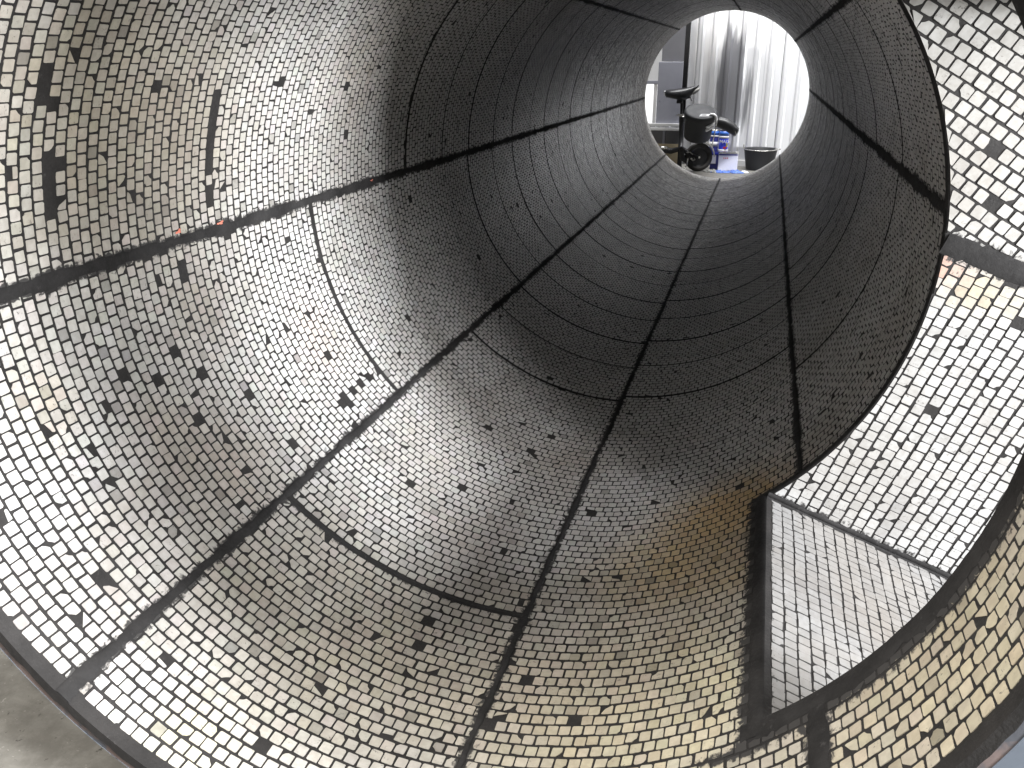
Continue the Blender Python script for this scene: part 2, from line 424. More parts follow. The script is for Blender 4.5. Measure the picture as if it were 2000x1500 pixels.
# patches where tiles have come away: photo place and radius / R
GAPS = [(95, 150, .035), (93, 175, .03), (92, 200, .025), (86, 250, .02), (88, 308, .03), (90, 330, .025), (112, 312, .02), (92, 355, .025), (95, 380, .025),
        (95, 400, .02), (97, 420, .02), (420, 178, .02), (418, 200, .02), (416, 222, .02), (414, 245, .02), (412, 268, .017), (414, 290, .017),
        (415, 315, .017), (413, 335, .017), (408, 380, .03), (412, 395, .03), (418, 405, .02), (312, 165, .025), (318, 148, .02), (136, 396, .022),
        (300, 400, .02), (275, 425, .02), (355, 530, .03), (357, 545, .02), (440, 450, .015), (308, 738, .025), (388, 815, .02), (395, 735, .02),
        (340, 680, .02), (480, 770, .03), (470, 750, .02), (716, 735, .032), (705, 748, .03), (690, 765, .03), (678, 780, .03), (665, 788, .025),
        (640, 812, .022), (632, 825, .02), (575, 870, .022), (568, 890, .025), (565, 905, .02), (778, 1237, .02), (792, 1240, .016), (838, 1219, .018),
        (822, 1268, .018), (924, 1285, .02), (962, 1418, .022), (700, 1290, .0), (800, 940, .015), (900, 955, .018), (1080, 855, .02), (640, 690, .012),
        (800, 385, .018), (820, 375, .012), (620, 385, .01), (1375, 1095, .012), (1740, 580, .02), (1560, 1330, .02), (245, 740, .02), (195, 810, .018),
        (1040, 880, .02), (1200, 950, .015), (1235, 963, .015), (540, 640, .012), (200, 1135, .012), (1030, 1330, .02), (1120, 1410, .018)]
GAPS = [(*surf(a, b), r) for a, b, r in GAPS if r > 0]

# whole runs of missing tiles: photo places of the two ends of a run, share that is gone
RUNS = [((96, 138), (93, 216), 1.0), ((90, 298), (97, 425), 0.93), ((112, 300), (112, 318), 1.0), ((420, 172), (410, 400), 0.72), ((405, 372), (402, 398), 1.0),
        ((354, 515), (358, 552), 1.0), ((716, 728), (700, 752), 1.0), ((690, 760), (664, 792), 1.0)]
RUNS = [(surf(*a), surf(*b), f) for a, b, f in RUNS]
def cam_rays(xyz):
    """world points (.., 3) -> pixel x, y, depth"""
    q = xyz / R - np.array([CX, 0, CZ])
    c = q[..., 0:1] * _r + q[..., 2:3] * _u + q[..., 1:2] * _d
    z = np.maximum(c[..., 2], 1e-3)
    return 1000 + FPX * c[..., 0] / z, 750 + FPX * c[..., 1] / z, c[..., 2]
def poly_area(x, y): return 0.5 * np.abs((x * np.roll(y, -1, 1) - y * np.roll(x, -1, 1)).sum(1))

def map_main(a, b, h):
    r = (1 - h) * R
    return np.stack([r * np.cos(a), b * R, r * np.sin(a)], -1)
sets = {12: [], 8: [], 4: []}       # (outlines, tint, smear)
for p in range(8):
    ua, ub = SEAMS[p], SEAMS[p + 1]
    edges = [Y0 + 0.024] + RINGS[p] + [Y1 - 0.02]
    for seg in range(len(edges) - 1):
        ha = 0.0 if seg == 0 else ring_hw(p, seg - 1)
        hb = 0.0 if seg == len(edges) - 2 else ring_hw(p, seg)
        va, vb = edges[seg] + ha, edges[seg + 1] - hb
        ph0 = rng.uniform(0, PU)
        nr = int((vb - va) / PV) + 1
        yc = va + 0.004 + PV * (np.arange(nr) + 0.5)
        for k, y in enumerate(yc):
            if y - TV / 2 > vb - 0.006: continue
            u = np.arange(ua + ph0 % PU - PU + (0.5 * PU if k % 2 else 0) + rng.normal(0, .0016), ub + PU, PU)
            n = len(u)
            N = 12 if y < 3.1 else (8 if y < 4.6 else 4)
            v = np.full(n, y) + rng.normal(0, 0.0007, n) + 0.0012 * np.sin(u * 23 + y * 5)
            u = u + rng.normal(0, 0.0007, n)
            O = outlines(n, N, TU, TV) + np.stack([u, v], -1)[:, None, :]
            la = ua + wob(p, v, .003) + hwid(p, v) + rng.normal(0, .002, n) - .002
            lb = ub + wob((p + 1) % 8, v, .003) - hwid(p + 1, v) + rng.normal(0, .002, n) + .002
            O[..., 0] = np.clip(O[..., 0], la[:, None], lb[:, None])
            O[..., 1] = np.clip(O[..., 1], va + 0.001, vb - 0.001)
            keep = ((O[..., 0].max(1) - O[..., 0].min(1)) > 0.0055) & ((O[..., 1].max(1) - O[..., 1].min(1)) > 0.0055)
            # the side opening
            m0, m1, p0, p1 = HY0 - 0.050, HY1 + 0.019, HP0 - 0.036, HP1 + 0.03
            near_h = (O[..., 0].max(1) > p0) & (O[..., 0].min(1) < p1) & (O[..., 1].max(1) > m0) & (O[..., 1].min(1) < m1)
            inside = near_h & (u > p0) & (u < p1) & (v > m0) & (v < m1)
            keep &= ~inside
            cl = near_h & ~inside
            if cl.any():
                for ax, lim, sg in ((1, m0, 1), (1, m1, -1), (0, p0, 1)):
                    c = v if ax else u
                    w_ = cl & ((c < lim) if sg > 0 else (c > lim))
                    if ax == 1: w_ &= (u > p0)
                    else: w_ &= (v > m0) & (v < m1)
                    O[w_, :, ax] = np.minimum(O[w_, :, ax], lim) if sg > 0 else np.maximum(O[w_, :, ax], lim)
            for gu, gv, gr in GAPS:
                keep &= ~((np.angle(np.exp(1j * (u - gu))) ** 2 + (v - gv) ** 2) < max(gr * 0.60, 0.0122) ** 2)
            for (u0, v0), (u1, v1), fr in RUNS:
                t_ = (np.angle(np.exp(1j * (u - u0)))) / np.angle(np.exp(1j * (u1 - u0)))
                keep &= ~((t_ > -.02) & (t_ < 1.02) & (np.abs(v - v0 - (v1 - v0) * t_) < PV * .52) & (rng.random(n) < fr))
            keep &= rng.random(n) > 0.0014
            # broken tiles: a fragment is left
            br = rng.random(n) < (0.015 if y < 3 else 0.009)
            ang = rng.uniform(0, 2 * math.pi, n); off = rng.uniform(-0.005, 0.006, n)
            dx, dy = np.cos(ang), np.sin(ang)
            pr = (O[..., 0] - u[:, None]) * dx[:, None] + (O[..., 1] - v[:, None]) * dy[:, None] - off[:, None]
            ex = np.where(br[:, None], np.maximum(pr, 0), 0)
            O[..., 0] -= ex * dx[:, None]; O[..., 1] -= ex * dy[:, None]
            if not keep.any(): continue
            O = O[keep]; u = u[keep]; v = v[keep]
            # adhesive smears near the joints and the opening
            du = np.minimum(O[..., 0] - (ua + hwid(p, O[..., 1])), (ub - hwid(p + 1, O[..., 1])) - O[..., 0])
            dv = np.minimum(np.abs(O[..., 1] - va) + (0.05 if seg == 0 else 0), np.abs(vb - O[..., 1]))
            sm = np.maximum(np.clip(1 - du / 0.017, 0, 1) * .72, np.clip(1 - dv / 0.012, 0, 1) * .5)
            dh = np.hypot(np.maximum(np.maximum(m0 - O[..., 1], O[..., 1] - m1), 0) * np.where(O[..., 1] > m1, 2.2, 1), np.maximum(p0 - O[..., 0], 0) * 1.3)
            if p in (2, 3, 4, 5): sm = np.maximum(sm, np.clip(1 - dh / 0.058, 0, 1) * 0.95)
            # a fully smeared row under the corner of the opening
            gx = np.exp(-((O[..., 1] - 1.372) / 0.018) ** 2) * np.exp(-((O[..., 0] + 0.93) / 0.10) ** 2)
            sm = np.maximum(sm, gx * 1.0)
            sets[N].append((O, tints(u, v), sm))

area_list = []
S_ = {}
for N in sets:
    O = np.concatenate([a for a, _, _ in sets[N]]); T = np.concatenate([b for _, b, _ in sets[N]]); S = np.concatenate([c for _, _, c in sets[N]])
    S_[N] = (O, T, S)
# the 300 tiles that show largest are objects of their own
O, T, S = S_[12]
xyz = map_main(O[..., 0], O[..., 1], np.full(O.shape[:2], 0.003))
x, y, z = cam_rays(xyz)
vis = (x.min(1) > 0) & (x.max(1) < 2000) & (y.min(1) > 0) & (y.max(1) < 1500) & (z.min(1) > 0.1)
A = np.where(vis, poly_area(x, y), 0)
big = np.argsort(-A)[:300]
def separate(name, O, T, S, idx, mapper, parent):
    for i in idx:
        me = tile_mesh(name, O[i:i + 1], mapper, T[i:i + 1], S[i:i + 1], parent)
        co = np.empty(len(me.vertices) * 3, np.float32); me.vertices.foreach_get("co", co); co = co.reshape(-1, 3)
        c = co.mean(0); me.vertices.foreach_set("co", (co - c).ravel()); me.update()
        o = link(name, me, None, parent); o.location = o.location + Vector([float(q) for q in c])
def join_meshes(name, parts, parent):
    bm = bmesh.new()
    return None
separate("ceramic_tile", O, T, S, big, map_main, lining)
msk = np.ones(len(O), bool); msk[big] = False
S_[12] = (O[msk], T[msk], S[msk])
# all other tiles: one part
def merged(name, lst, parent):
    Vs, Ls, Ts, Cs, Ss = [], [], [], [], []; off = 0
    for me in lst:
        nv = len(me.vertices); co = np.empty(nv * 3, np.float32); me.vertices.foreach_get("co", co); Vs.append(co)
        li = np.empty(len(me.loops), np.int32); me.loops.foreach_get("vertex_index", li); Ls.append(li + off)
        lt = np.empty(len(me.polygons), np.int32); me.polygons.foreach_get("loop_total", lt); Ts.append(lt)
        c = np.empty(nv * 4, np.float32); me.attributes["tint"].data.foreach_get("color", c); Cs.append(c)
        s = np.empty(nv, np.float32); me.attributes["smear"].data.foreach_get("value", s); Ss.append(s)
        off += nv
    me = D.meshes.new(name); me.vertices.add(off); me.vertices.foreach_set("co", np.concatenate(Vs))
    L = np.concatenate(Ls); T = np.concatenate(Ts)
    me.loops.add(len(L)); me.loops.foreach_set("vertex_index", L)
    me.polygons.add(len(T)); me.polygons.foreach_set("loop_start", (np.cumsum(T) - T).astype(np.int32))
    try: me.polygons.foreach_set("loop_total", T)
    except Exception: pass
    me.update(calc_edges=True)
    me.attributes.new("tint", 'FLOAT_COLOR', 'POINT').data.foreach_set("color", np.concatenate(Cs))
    me.attributes.new("smear", 'FLOAT', 'POINT').data.foreach_set("value", np.concatenate(Ss))
    me.materials.append(M_TILE)
    me.shade_flat()
    for q in lst: D.meshes.remove(q)
    o = link(name, me, None, parent); o["kind"] = "stuff"; return o
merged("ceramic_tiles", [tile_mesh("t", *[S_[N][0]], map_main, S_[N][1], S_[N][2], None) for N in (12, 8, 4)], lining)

# a few red marks of primer along the left joint
def mark(px, py, du, dv, rot):
    u, v = surf(px, py); n = 14
    V = []; 
    for k in range(n):
        a = 2 * math.pi * k / n; rr = 1 + 0.35 * math.sin(3 * a + px) + 0.2 * math.sin(5 * a)
        x_, y_ = du * rr * math.cos(a), dv * rr * math.sin(a)
        V.append(mcyl(v + x_ * math.sin(rot) + y_ * math.cos(rot), u + x_ * math.cos(rot) - y_ * math.sin(rot), 0.0048))
    py_obj("primer_mark", V, [tuple(range(n))], M_MARK, lining)
mark(346, 452, .005, .012, .3); mark(428, 435, .004, .016, .1); mark(724, 352, .003, .012, .1)

# ------------------------------------------------------------------ side duct
def so(s, o, y): return np.stack([(s * cT + o * sT) * R, y * R + 0 * s, (-s * sT + o * cT) * R], -1)
def duct_sheet(bm, kind, d, yy0=HY0, yy1=HY1, flip=False, rin=1.0):
    """kind: far / near / bottom / top wall shifted outward by d"""
    def P(s, o, y): return bm.verts.new(tuple(so(np.float64(s), np.float64(o), np.float64(y))))
    if kind in ('far', 'near'):
        y = HY1 + d if kind == 'far' else HY0 - d
        os_ = np.linspace(OB - d, OT + d, 60)
        a = [P(math.sqrt(max(rin * rin - o * o, 0.0)), o, y) for o in os_]; b = [P(se(o), o, y) for o in os_]
    else:
        o = OB - d if kind == 'bottom' else OT + d
        ys = np.linspace(HY0 - d, HY1 + d, 12)
        s0 = math.sqrt(max(rin * rin - o * o, 0.0))
        a = [P(s0, o, y) for y in ys]; b = [P(se(o), o, y) for y in ys]
    for k in range(len(a) - 1): bm.faces.new((a[k], a[k + 1], b[k + 1], b[k]))
bm = bmesh.new()
for k in ('far', 'near', 'bottom', 'top'): duct_sheet(bm, k, 0.0, rin=1.0)
bmesh.ops.recalc_face_normals(bm, faces=bm.faces)
dlin = bm_obj("duct_lining", bm, M_RUB, pipe)
bm = bmesh.new()
for k in ('far', 'near', 'bottom', 'top'): duct_sheet(bm, k, 0.03, rin=1.034)
# mouth edge
ring_i = [(OB, HY0), (OT, HY0), (OT, HY1), (OB, HY1)]; ring_o = [(OB - .03, HY0 - .03), (OT + .03, HY0 - .03), (OT + .03, HY1 + .03), (OB - .03, HY1 + .03)]
vi = [bm.verts.new(tuple(so(np.float64(se(a)), np.float64(a), np.float64(b)))) for a, b in ring_i]
vo = [bm.verts.new(tuple(so(np.float64(se(a)), np.float64(a), np.float64(b)))) for a, b in ring_o]
for k in range(4): bm.faces.new((vi[k], vi[(k + 1) % 4], vo[(k + 1) % 4], vo[k]))
bm_obj("duct_shell", bm, M_STEEL, pipe)

def map_far(a, b, h): return so(a, b, HY1 - h)
def map_near(a, b, h): return so(b, a, HY0 + h)
def map_bot(a, b, h): return so(a, OB + h, b)
def map_top(a, b, h): return so(b, OT - h, a)
OSEAM = 0.352
def grid_tiles(a0, a1, b0, b1, pa, pb, rot=0.0, stag=0.5, chip=0.13, ta=0.0280, tb=0.0272):
    """rows run along b (continuous joints along b), rows stacked along a"""
    L = max(a1 - a0, b1 - b0) * 1.6
    ca, sa = math.cos(rot), math.sin(rot); cx, cy = (a0 + a1) / 2, (b0 + b1) / 2
    Os, Cs = [], []
    na = int(L / pa)
    for i in range(-na // 2, na // 2 + 1):
        a = i * pa
        b = np.arange(-L / 2 + (i * stag % 1) * pb + rng.normal(0, .001), L / 2, pb)
        n = len(b); aa = np.full(n, a) + rng.normal(0, .0006, n) + .001 * np.sin(b * 17 + i * .4); b = b + rng.normal(0, .0007, n)
        O = outlines(n, 12, ta, tb, chip) + np.stack([aa, b], -1)[:, None, :]
        O = np.stack([cx + O[..., 0] * ca - O[..., 1] * sa, cy + O[..., 0] * sa + O[..., 1] * ca], -1)
        Os.append(O); Cs.append(np.stack([cx + aa * ca - b * sa, cy + aa * sa + b * ca], -1))
    O = np.concatenate(Os); C = np.concatenate(Cs)
    k = (C[:, 0] > a0 - .012) & (C[:, 0] < a1 + .012) & (C[:, 1] > b0 - .012) & (C[:, 1] < b1 + .012)
    return O[k]
def clip_ok(O): return ((O[..., 0].max(1) - O[..., 0].min(1)) > 0.007) & ((O[..., 1].max(1) - O[..., 1].min(1)) > 0.007)
def wall_tiles(region, rot):
    o0, o1 = region
    if rot == 0.0:
        O = grid_tiles(0.3, SE - .01, o0, o1, 0.0335, 0.0302, 0.0)          # joints run along o
    else:
        O = grid_tiles(0.3, SE - .01, o0, o1, 0.0345, 0.0345, rot + math.pi / 2, ta=0.0292, tb=0.0292)
    lim0 = o0 + .012 * 0 + rng.normal(0, .002, (len(O), 1)); lim1 = o1 + rng.normal(0, .002, (len(O), 1))
    O[..., 1] = np.clip(O[..., 1], lim0, lim1)
    smin = np.sqrt(np.clip(1 - O[..., 1] ** 2, 0, 1)) + 0.004
    O[..., 0] = np.minimum(np.maximum(O[..., 0], smin), se(O[..., 1]) - .004)
    return O[clip_ok(O)]
lowR, upR = (OB + 0.016, OSEAM - 0.026), (OSEAM + 0.030, OT - .015)
Olow, Oup = wall_tiles(lowR, 0.0), wall_tiles(upR, math.radians(-10.5))
def pick(O, frac=.006):
    return O[rng.random(len(O)) > frac]
Olow, Oup = pick(Olow, .004), pick(Oup, .006)
# one whole tile is missing in the upper panel, as well as two by the joint
def drop(O, pts, r=.016):
    c = O.mean(1); k = np.ones(len(O), bool)
    for a, b in pts: k &= ((c[:, 0] - a) ** 2 + (c[:, 1] - b) ** 2) > r * r
    return O[k]
def wall_so(px, py):
    v = np.array([px - 1000, py - 750, FPX]) / FPX; t = HY1 / (v @ _d)
    X, Z = CX + t * (v @ _r), CZ + t * (v @ _u)
    return X * cT - Z * sT, X * sT + Z * cT
Oup = drop(Oup, [wall_so(1932, 396)]); Olow = drop(Olow, [wall_so(1988, 640), wall_so(1586, 1010), wall_so(1682, 1048)])
def wtint(O, mapper, base=(0.50, 0.50, 0.497)):
    n = len(O); t = np.tile(np.array(base), (n, 1)) * (1 + rng.normal(0, .03, (n, 1)))
    return t.clip(0, .86)
def w_smear(O, edges):
    d = np.full(O.shape[:2], 9.0)
    for ax, v in edges: d = np.minimum(d, np.abs(O[..., ax] - v))
    return np.clip(1 - d / 0.020, 0, 1) * .62
tl_ = wtint(Olow, map_far); c = Olow.mean(1)
# ochre and red-oxide wash on the first tiles below the joint, grey drips near the bottom
for px, py, col, r, f in ((1848, 522, (.72, .34, .22), .030, .85), (1880, 540, (.74, .42, .28), .035, .6), (1890, 565, (.74, .62, .38), .05, .65),
                          (1935, 570, (.70, .60, .40), .05, .6), (1985, 590, (.70, .62, .44), .05, .5), (1760, 990, (.42, .42, .43), .035, .7),
                          (1742, 1020, (.42, .42, .43), .035, .7), (1732, 1046, (.45, .45, .46), .03, .6), (1775, 1000, (.55, .55, .56), .08, .4),
                          (1800, 1070, (.60, .60, .60), .10, .35)):
    a, b = wall_so(px, py); q = (f * np.exp(-((c[:, 0] - a) ** 2 + (c[:, 1] - b) ** 2) / r ** 2) * rng.uniform(.5, 1.2, len(c))).clip(0, .95)[:, None]
    tl_ = tl_ * (1 - q) + np.array(col) * 0.75 * q
FAR = [(Olow, tl_, w_smear(Olow, [(1, lowR[0]), (1, lowR[1])])), (Oup, wtint(Oup, map_far, (.50, .50, .49)), w_smear(Oup, [(1, upR[0])]))]
s0 = math.sqrt(1 - OB * OB)
Ob = grid_tiles(s0 + .014, se(OB) - .01, HY0 + .01, HY1 - .014, 0.0322, 0.0305, 0.0, stag=0.22, ta=0.0285, tb=0.0272)
Ob[..., 0] = np.clip(Ob[..., 0], s0 + .012, se(OB) - .006); Ob[..., 1] = np.clip(Ob[..., 1], HY0 + .008, HY1 - .012)
Ob = Ob[clip_ok(Ob)]
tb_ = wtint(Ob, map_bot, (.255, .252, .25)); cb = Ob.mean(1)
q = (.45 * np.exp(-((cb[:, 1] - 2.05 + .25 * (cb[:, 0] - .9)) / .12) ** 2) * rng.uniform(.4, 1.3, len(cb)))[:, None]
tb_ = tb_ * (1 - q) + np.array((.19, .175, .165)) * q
BOT = (Ob, tb_, w_smear(Ob, [(0, s0 + .012), (1, HY1 - .012)]) * .7)
On = grid_tiles(OB + .02, OT - .02, .3, SE - .01, 0.0335, 0.0335)
On = On[np.hypot(On.mean(1)[:, 0], On.mean(1)[:, 1]) > 1.02]; On = On[On.mean(1)[:, 1] < se(On.mean(1)[:, 0]) - .02]
Ot = grid_tiles(HY0 + .02, HY1 - .02, math.sqrt(1 - OT * OT) + .02, se(OT) - .01, 0.0335, 0.0335)
rest = [tile_mesh("t", On, map_near, wtint(On, None), np.zeros(On.shape[:2]), None), tile_mesh("t", Ot, map_top, wtint(Ot, None), np.zeros(Ot.shape[:2]), None)]
# the 300 duct tiles that show largest through the opening
cand = []
for gi, (O, T, S, mp) in enumerate([(*FAR[0], map_far), (*FAR[1], map_far), (*BOT, map_bot)]):
    xyz = mp(O[..., 0], O[..., 1], np.full(O.shape[:2], 0.003)); x, y, z = cam_rays(xyz)
    cc = xyz.mean(1) / R; d = cc - np.array([CX, 0, CZ])
    a = d[:, 0] ** 2 + d[:, 2] ** 2; b = 2 * (CX * d[:, 0] + CZ * d[:, 2]); e = CX ** 2 + CZ ** 2 - 1
    t = (-b + np.sqrt(b * b - 4 * a * e)) / (2 * a); hy = t * d[:, 1]; hp = np.arctan2(CZ + t * d[:, 2], CX + t * d[:, 0])
    vis = (hy > HY0) & (hy < HY1 + .01) & (hp > HP0 - .02) & (hp < HP1) & (x.min(1) > 0) & (x.max(1) < 2000) & (y.min(1) > 0) & (y.max(1) < 1500)
    ar = np.where(vis, poly_area(x, y), 0)
    cand += [(v, gi, i) for i, v in enumerate(ar)]
cand.sort(reverse=True); sel = {0: [], 1: [], 2: []}
for v, gi, i in cand[:300]: sel[gi].append(i)
for gi, (O, T, S, mp) in enumerate([(*FAR[0], map_far), (*FAR[1], map_far), (*BOT, map_bot)]):
    separate("duct_tile", O, T, S, sel[gi], mp, dlin)
    k = np.ones(len(O), bool); k[sel[gi]] = False
    if k.any(): rest.append(tile_mesh("t", O[k], mp, T[k], S[k], None))
merged("duct_tiles", rest, dlin)
# joints of the duct
Q = np.arange(math.sqrt(1 - OSEAM ** 2), se(OSEAM) - .01, .012)
mf = lambda p, q, h: tuple(so(np.float64(p), np.float64(q), np.float64(HY1 - h)))
strip("seam_strip", Q, OSEAM - .027 + rng.normal(0, .0025, len(Q)), OSEAM + .031 + rng.normal(0, .003, len(Q)), mf, dlin)
Q = np.arange(s0, se(OB), .012)
strip("seam_strip", Q, OB + 0 * Q, OB + .017 + rng.normal(0, .0015, len(Q)), mf, dlin)
mb = lambda p, q, h: tuple(so(np.float64(p), np.float64(OB + h), np.float64(q)))
strip("seam_strip", Q, HY1 - .012 + rng.normal(0, .001, len(Q)), HY1 + 0 * Q, mb, dlin)

# ------------------------------------------------------------------ the far end of the hall
def mat_clad():
    s = NT("galvanised_sheet"); P = s.pos()
    st = s.noise(2.2, 3, 0.5, s.pos((14.0, 0.0, 0.06)), 0.0)
    # reflection of the dark pipe end, painted as one large dull patch
    d = s.n('ShaderNodeVectorMath', operation='LENGTH')
    mp = s.n('ShaderNodeMapping'); mp.inputs['Location'].default_value = (0.0, 0, -0.02 * 1.35); mp.inputs['Scale'].default_value = (4.6, 0, 1.35)
    s.l(P, mp.inputs['Vector']); s.l(mp.outputs[0], d.inputs[0])
    pat = s.math('ADD', s.math('MULTIPLY', d.outputs['Value'], 0.6), s.math('MULTIPLY', s.noise(2.5, 3, 0.5, s.pos((6, 0, 0.5))), 0.9))
    c = s.mix(s.ramp(pat, [(0.80, 1.0), (0.93, 0.0)]), (0.82, 0.82, 0.83), (0.26, 0.26, 0.275))
    c = s.mix(s.ramp(st, [(0.56, 0.0), (0.66, 0.5)]), c, (0.48, 0.48, 0.495))
    s.set(Base_Color=c, Metallic=0.6, Roughness=0.32)
    return s.m
M_CLAD = mat_clad()
M_BLACK = mat_simple("black_plastic", (0.022, 0.022, 0.024), 0.42, 0, .3, 30)
M_BMET = mat_simple("black_metal", (0.02, 0.02, 0.022), 0.38, 0.3, .3, 40)
M_LEATH = mat_simple("black_vinyl", (0.018, 0.018, 0.02), 0.36, 0, .3, 50, .3)
M_GREYF = mat_simple("grey_plastic", (0.30, 0.295, 0.28), 0.55, 0, .2, 25)
M_GUARD = mat_simple("pale_mudguard", (0.46, 0.45, 0.42), 0.6, 0, .25, 40)
M_CHROME = mat_simple("bright_steel", (0.62, 0.61, 0.58), 0.28, 0.9, .15, 30)
M_TYRE = mat_simple("tyre_rubber", (0.05, 0.047, 0.045), 0.75, 0, .4, 30, .4, .3)
M_WHITE = mat_simple("white_print", (0.84, 0.84, 0.85), 0.45, 0, .06, 20)
M_BLUE = mat_simple("blue_tin", (0.035, 0.06, 0.55), 0.32, 0, .12, 12)
M_NAVY = mat_simple("navy_tin", (0.03, 0.035, 0.20), 0.35, 0, .15, 12)
M_LBLUE = mat_simple("light_blue_tin", (0.06, 0.19, 0.66), 0.35, 0, .12, 12)
M_LAV = mat_simple("white_tin", (0.74, 0.74, 0.86), 0.35, 0, .05, 9)
M_YEL = mat_simple("yellow_print", (0.80, 0.72, 0.08), 0.4, 0, .1, 20)
M_RED = mat_simple("red_print", (0.62, 0.03, 0.06), 0.4, 0, .1, 20)
M_PAIL = mat_simple("dark_pail", (0.017, 0.018, 0.021), 0.6, 0, .25, 14, .15)
M_CARD = mat_simple("cardboard", (0.36, 0.30, 0.20), 0.85, 0, .15, 20, .3)
M_GLOVE = mat_simple("blue_nitrile", (0.10, 0.20, 0.62), 0.5, 0, .2, 20)
M_RAG = mat_simple("dirty_rag", (0.42, 0.42, 0.40), 0.9, 0, .5, 30, .5, .2, (60, .55, (.05, .05, .05)))
M_GPAN = mat_simple("grey_paint", (0.27, 0.275, 0.32), 0.5, 0, .10, 5, .1, .5, (9, .66, (.20, .20, .24)))
M_DPAN = mat_simple("dark_grey_paint", (0.165, 0.165, 0.18), 0.55, 0, .10, 5)
M_PALE = mat_simple("pale_paint", (0.72, 0.72, 0.72), 0.5, 0, .06, 4)
M_WIN = NT("lit_window"); M_WIN.set(Base_Color=(0.8, 0.8, 0.8), Emission_Color=(1, 1, 1), Emission_Strength=1.2, Roughness=.2); M_WIN = M_WIN.m

# corrugated wall: sheets standing side by side
YW = 8.80
wall = empty("corrugated_wall", (0.6, YW, ZF), "shiny corrugated metal wall standing behind the far end of the pipe", "wall")
SHEET_W = 0.78
def sheet(x0):
    xs = []; ys = []
    pitch = 0.13; n = int(round(SHEET_W / pitch))
    for k in range(n):
        for f, d in ((0.0, 0), (0.12, -.036), (0.36, -.036), (0.48, 0)):
            xs.append(x0 + (k + f) * pitch); ys.append(YW + d)
    xs.append(x0 + SHEET_W); ys.append(YW)
    V = []
    for x, y in zip(xs, ys):
        V += [(x, y, ZF + .02), (x, y, 3.2), (x, y + .012, ZF + .02), (x, y + .012, 3.2)]
    F = []
    for k in range(len(xs) - 1):
        a, b = 4 * k, 4 * k + 4
        F += [(a, b, b + 1, a + 1), (a + 2, a + 3, b + 3, b + 2), (a + 1, b + 1, b + 3, a + 3), (a, a + 2, b + 2, b)]
    F += [(0, 1, 3, 2), (4 * len(xs) - 4, 4 * len(xs) - 2, 4 * len(xs) - 1, 4 * len(xs) - 3)]
    py_obj("wall_sheet", V, F, M_CLAD, wall)
for k in range(5): sheet(-1.129 + k * (SHEET_W + .004))
bm = bmesh.new(); add_box(bm, (0.9, YW - .045, ZF + .03), (2.5, .03, .06), bevel=.004); bm_obj("base_rail", bm, M_PALE, wall)
bm = bmesh.new(); add_box(bm, (0.9, YW + .05, 1.4), (3.2, .06, .1)); bm_obj("wall_rail", bm, M_DPAN, wall)

# black post beside it
bm = bmesh.new(); add_box(bm, (-0.393, 8.3, 0.75), (0.042, 0.05, 0.75 * 2 - 2 * ZF - 0.0), bevel=.004)
for v in bm.verts:
    if v.co.z < ZF: v.co.z = ZF
po = bm_obj("steel_post", bm, M_BMET); tag(po, "slim black upright post between the grey panels and the shiny wall", "post")
# grey panelled partition
part = empty("grey_partition", (-0.53, 8.5, ZF), "grey painted partition of two panels left of the black post", "partition")
bm = bmesh.new(); add_box(bm, (-0.53, 8.50, 0.95), (0.205, 0.04, 1.36), bevel=.003); bm_obj("upper_panel", bm, M_DPAN, part)
bm = bmesh.new(); add_box(bm, (-0.541, 8.46, -0.01), (0.222, 0.04, 0.55), bevel=.006); bm_obj("lower_panel", bm, M_GPAN, part)
bm = bmesh.new(); add_box(bm, (-0.75, 8.43, -0.282), (0.70, 0.05, 0.022), bevel=.003); bm_obj("ledge", bm, M_PALE, part)
bm = bmesh.new(); add_box(bm, (-0.75, 8.425, -0.322), (0.70, 0.05, 0.024), bevel=.003); bm_obj("ledge", bm, M_PALE, part)
bm = bmesh.new(); add_box(bm, (-0.75, 8.45, (-0.336 + ZF) / 2), (0.72, 0.03, -ZF - .336), bevel=.003); bm_obj("skirting_panel", bm, M_DPAN, part)
bm = bmesh.new(); add_box(bm, (-0.565, 8.43, (-0.336 + ZF) / 2), (0.022, 0.02, -ZF - .336), bevel=.003); bm_obj("batten", bm, M_GPAN, part)
# bright window on the left
win = empty("bright_window", (-0.86, 8.76, ZF), "bright window with grey cross bar at left edge of the far opening", "window")
bm = bmesh.new(); add_box(bm, (-0.86, 8.78, -0.115), (0.44, 0.012, 0.36)); bm_obj("pane", bm, M_WIN, win)
bm = bmesh.new(); add_box(bm, (-0.86, 8.77, 0.52), (0.44, 0.02, 0.86)); bm_obj("frame_panel", bm, M_PALE, win)
bm = bmesh.new(); add_box(bm, (-0.86, 8.755, 0.08), (0.44, 0.02, 0.03), bevel=.003); bm_obj("cross_bar", bm, M_GPAN, win)
# cardboard leaning low on the partition
bm = bmesh.new(); add_box(bm, (0, 0, 0), (0.44, 0.012, 0.225), Matrix.Rotation(-.2, 3, 'X'), .002)
bmesh.ops.translate(bm, vec=(-0.62, 8.36, ZF + .115), verts=bm.verts)
tag(bm_obj("cardboard_sheet", bm, M_CARD), "tan cardboard sheet leaning low behind the bike's frame", "cardboard")

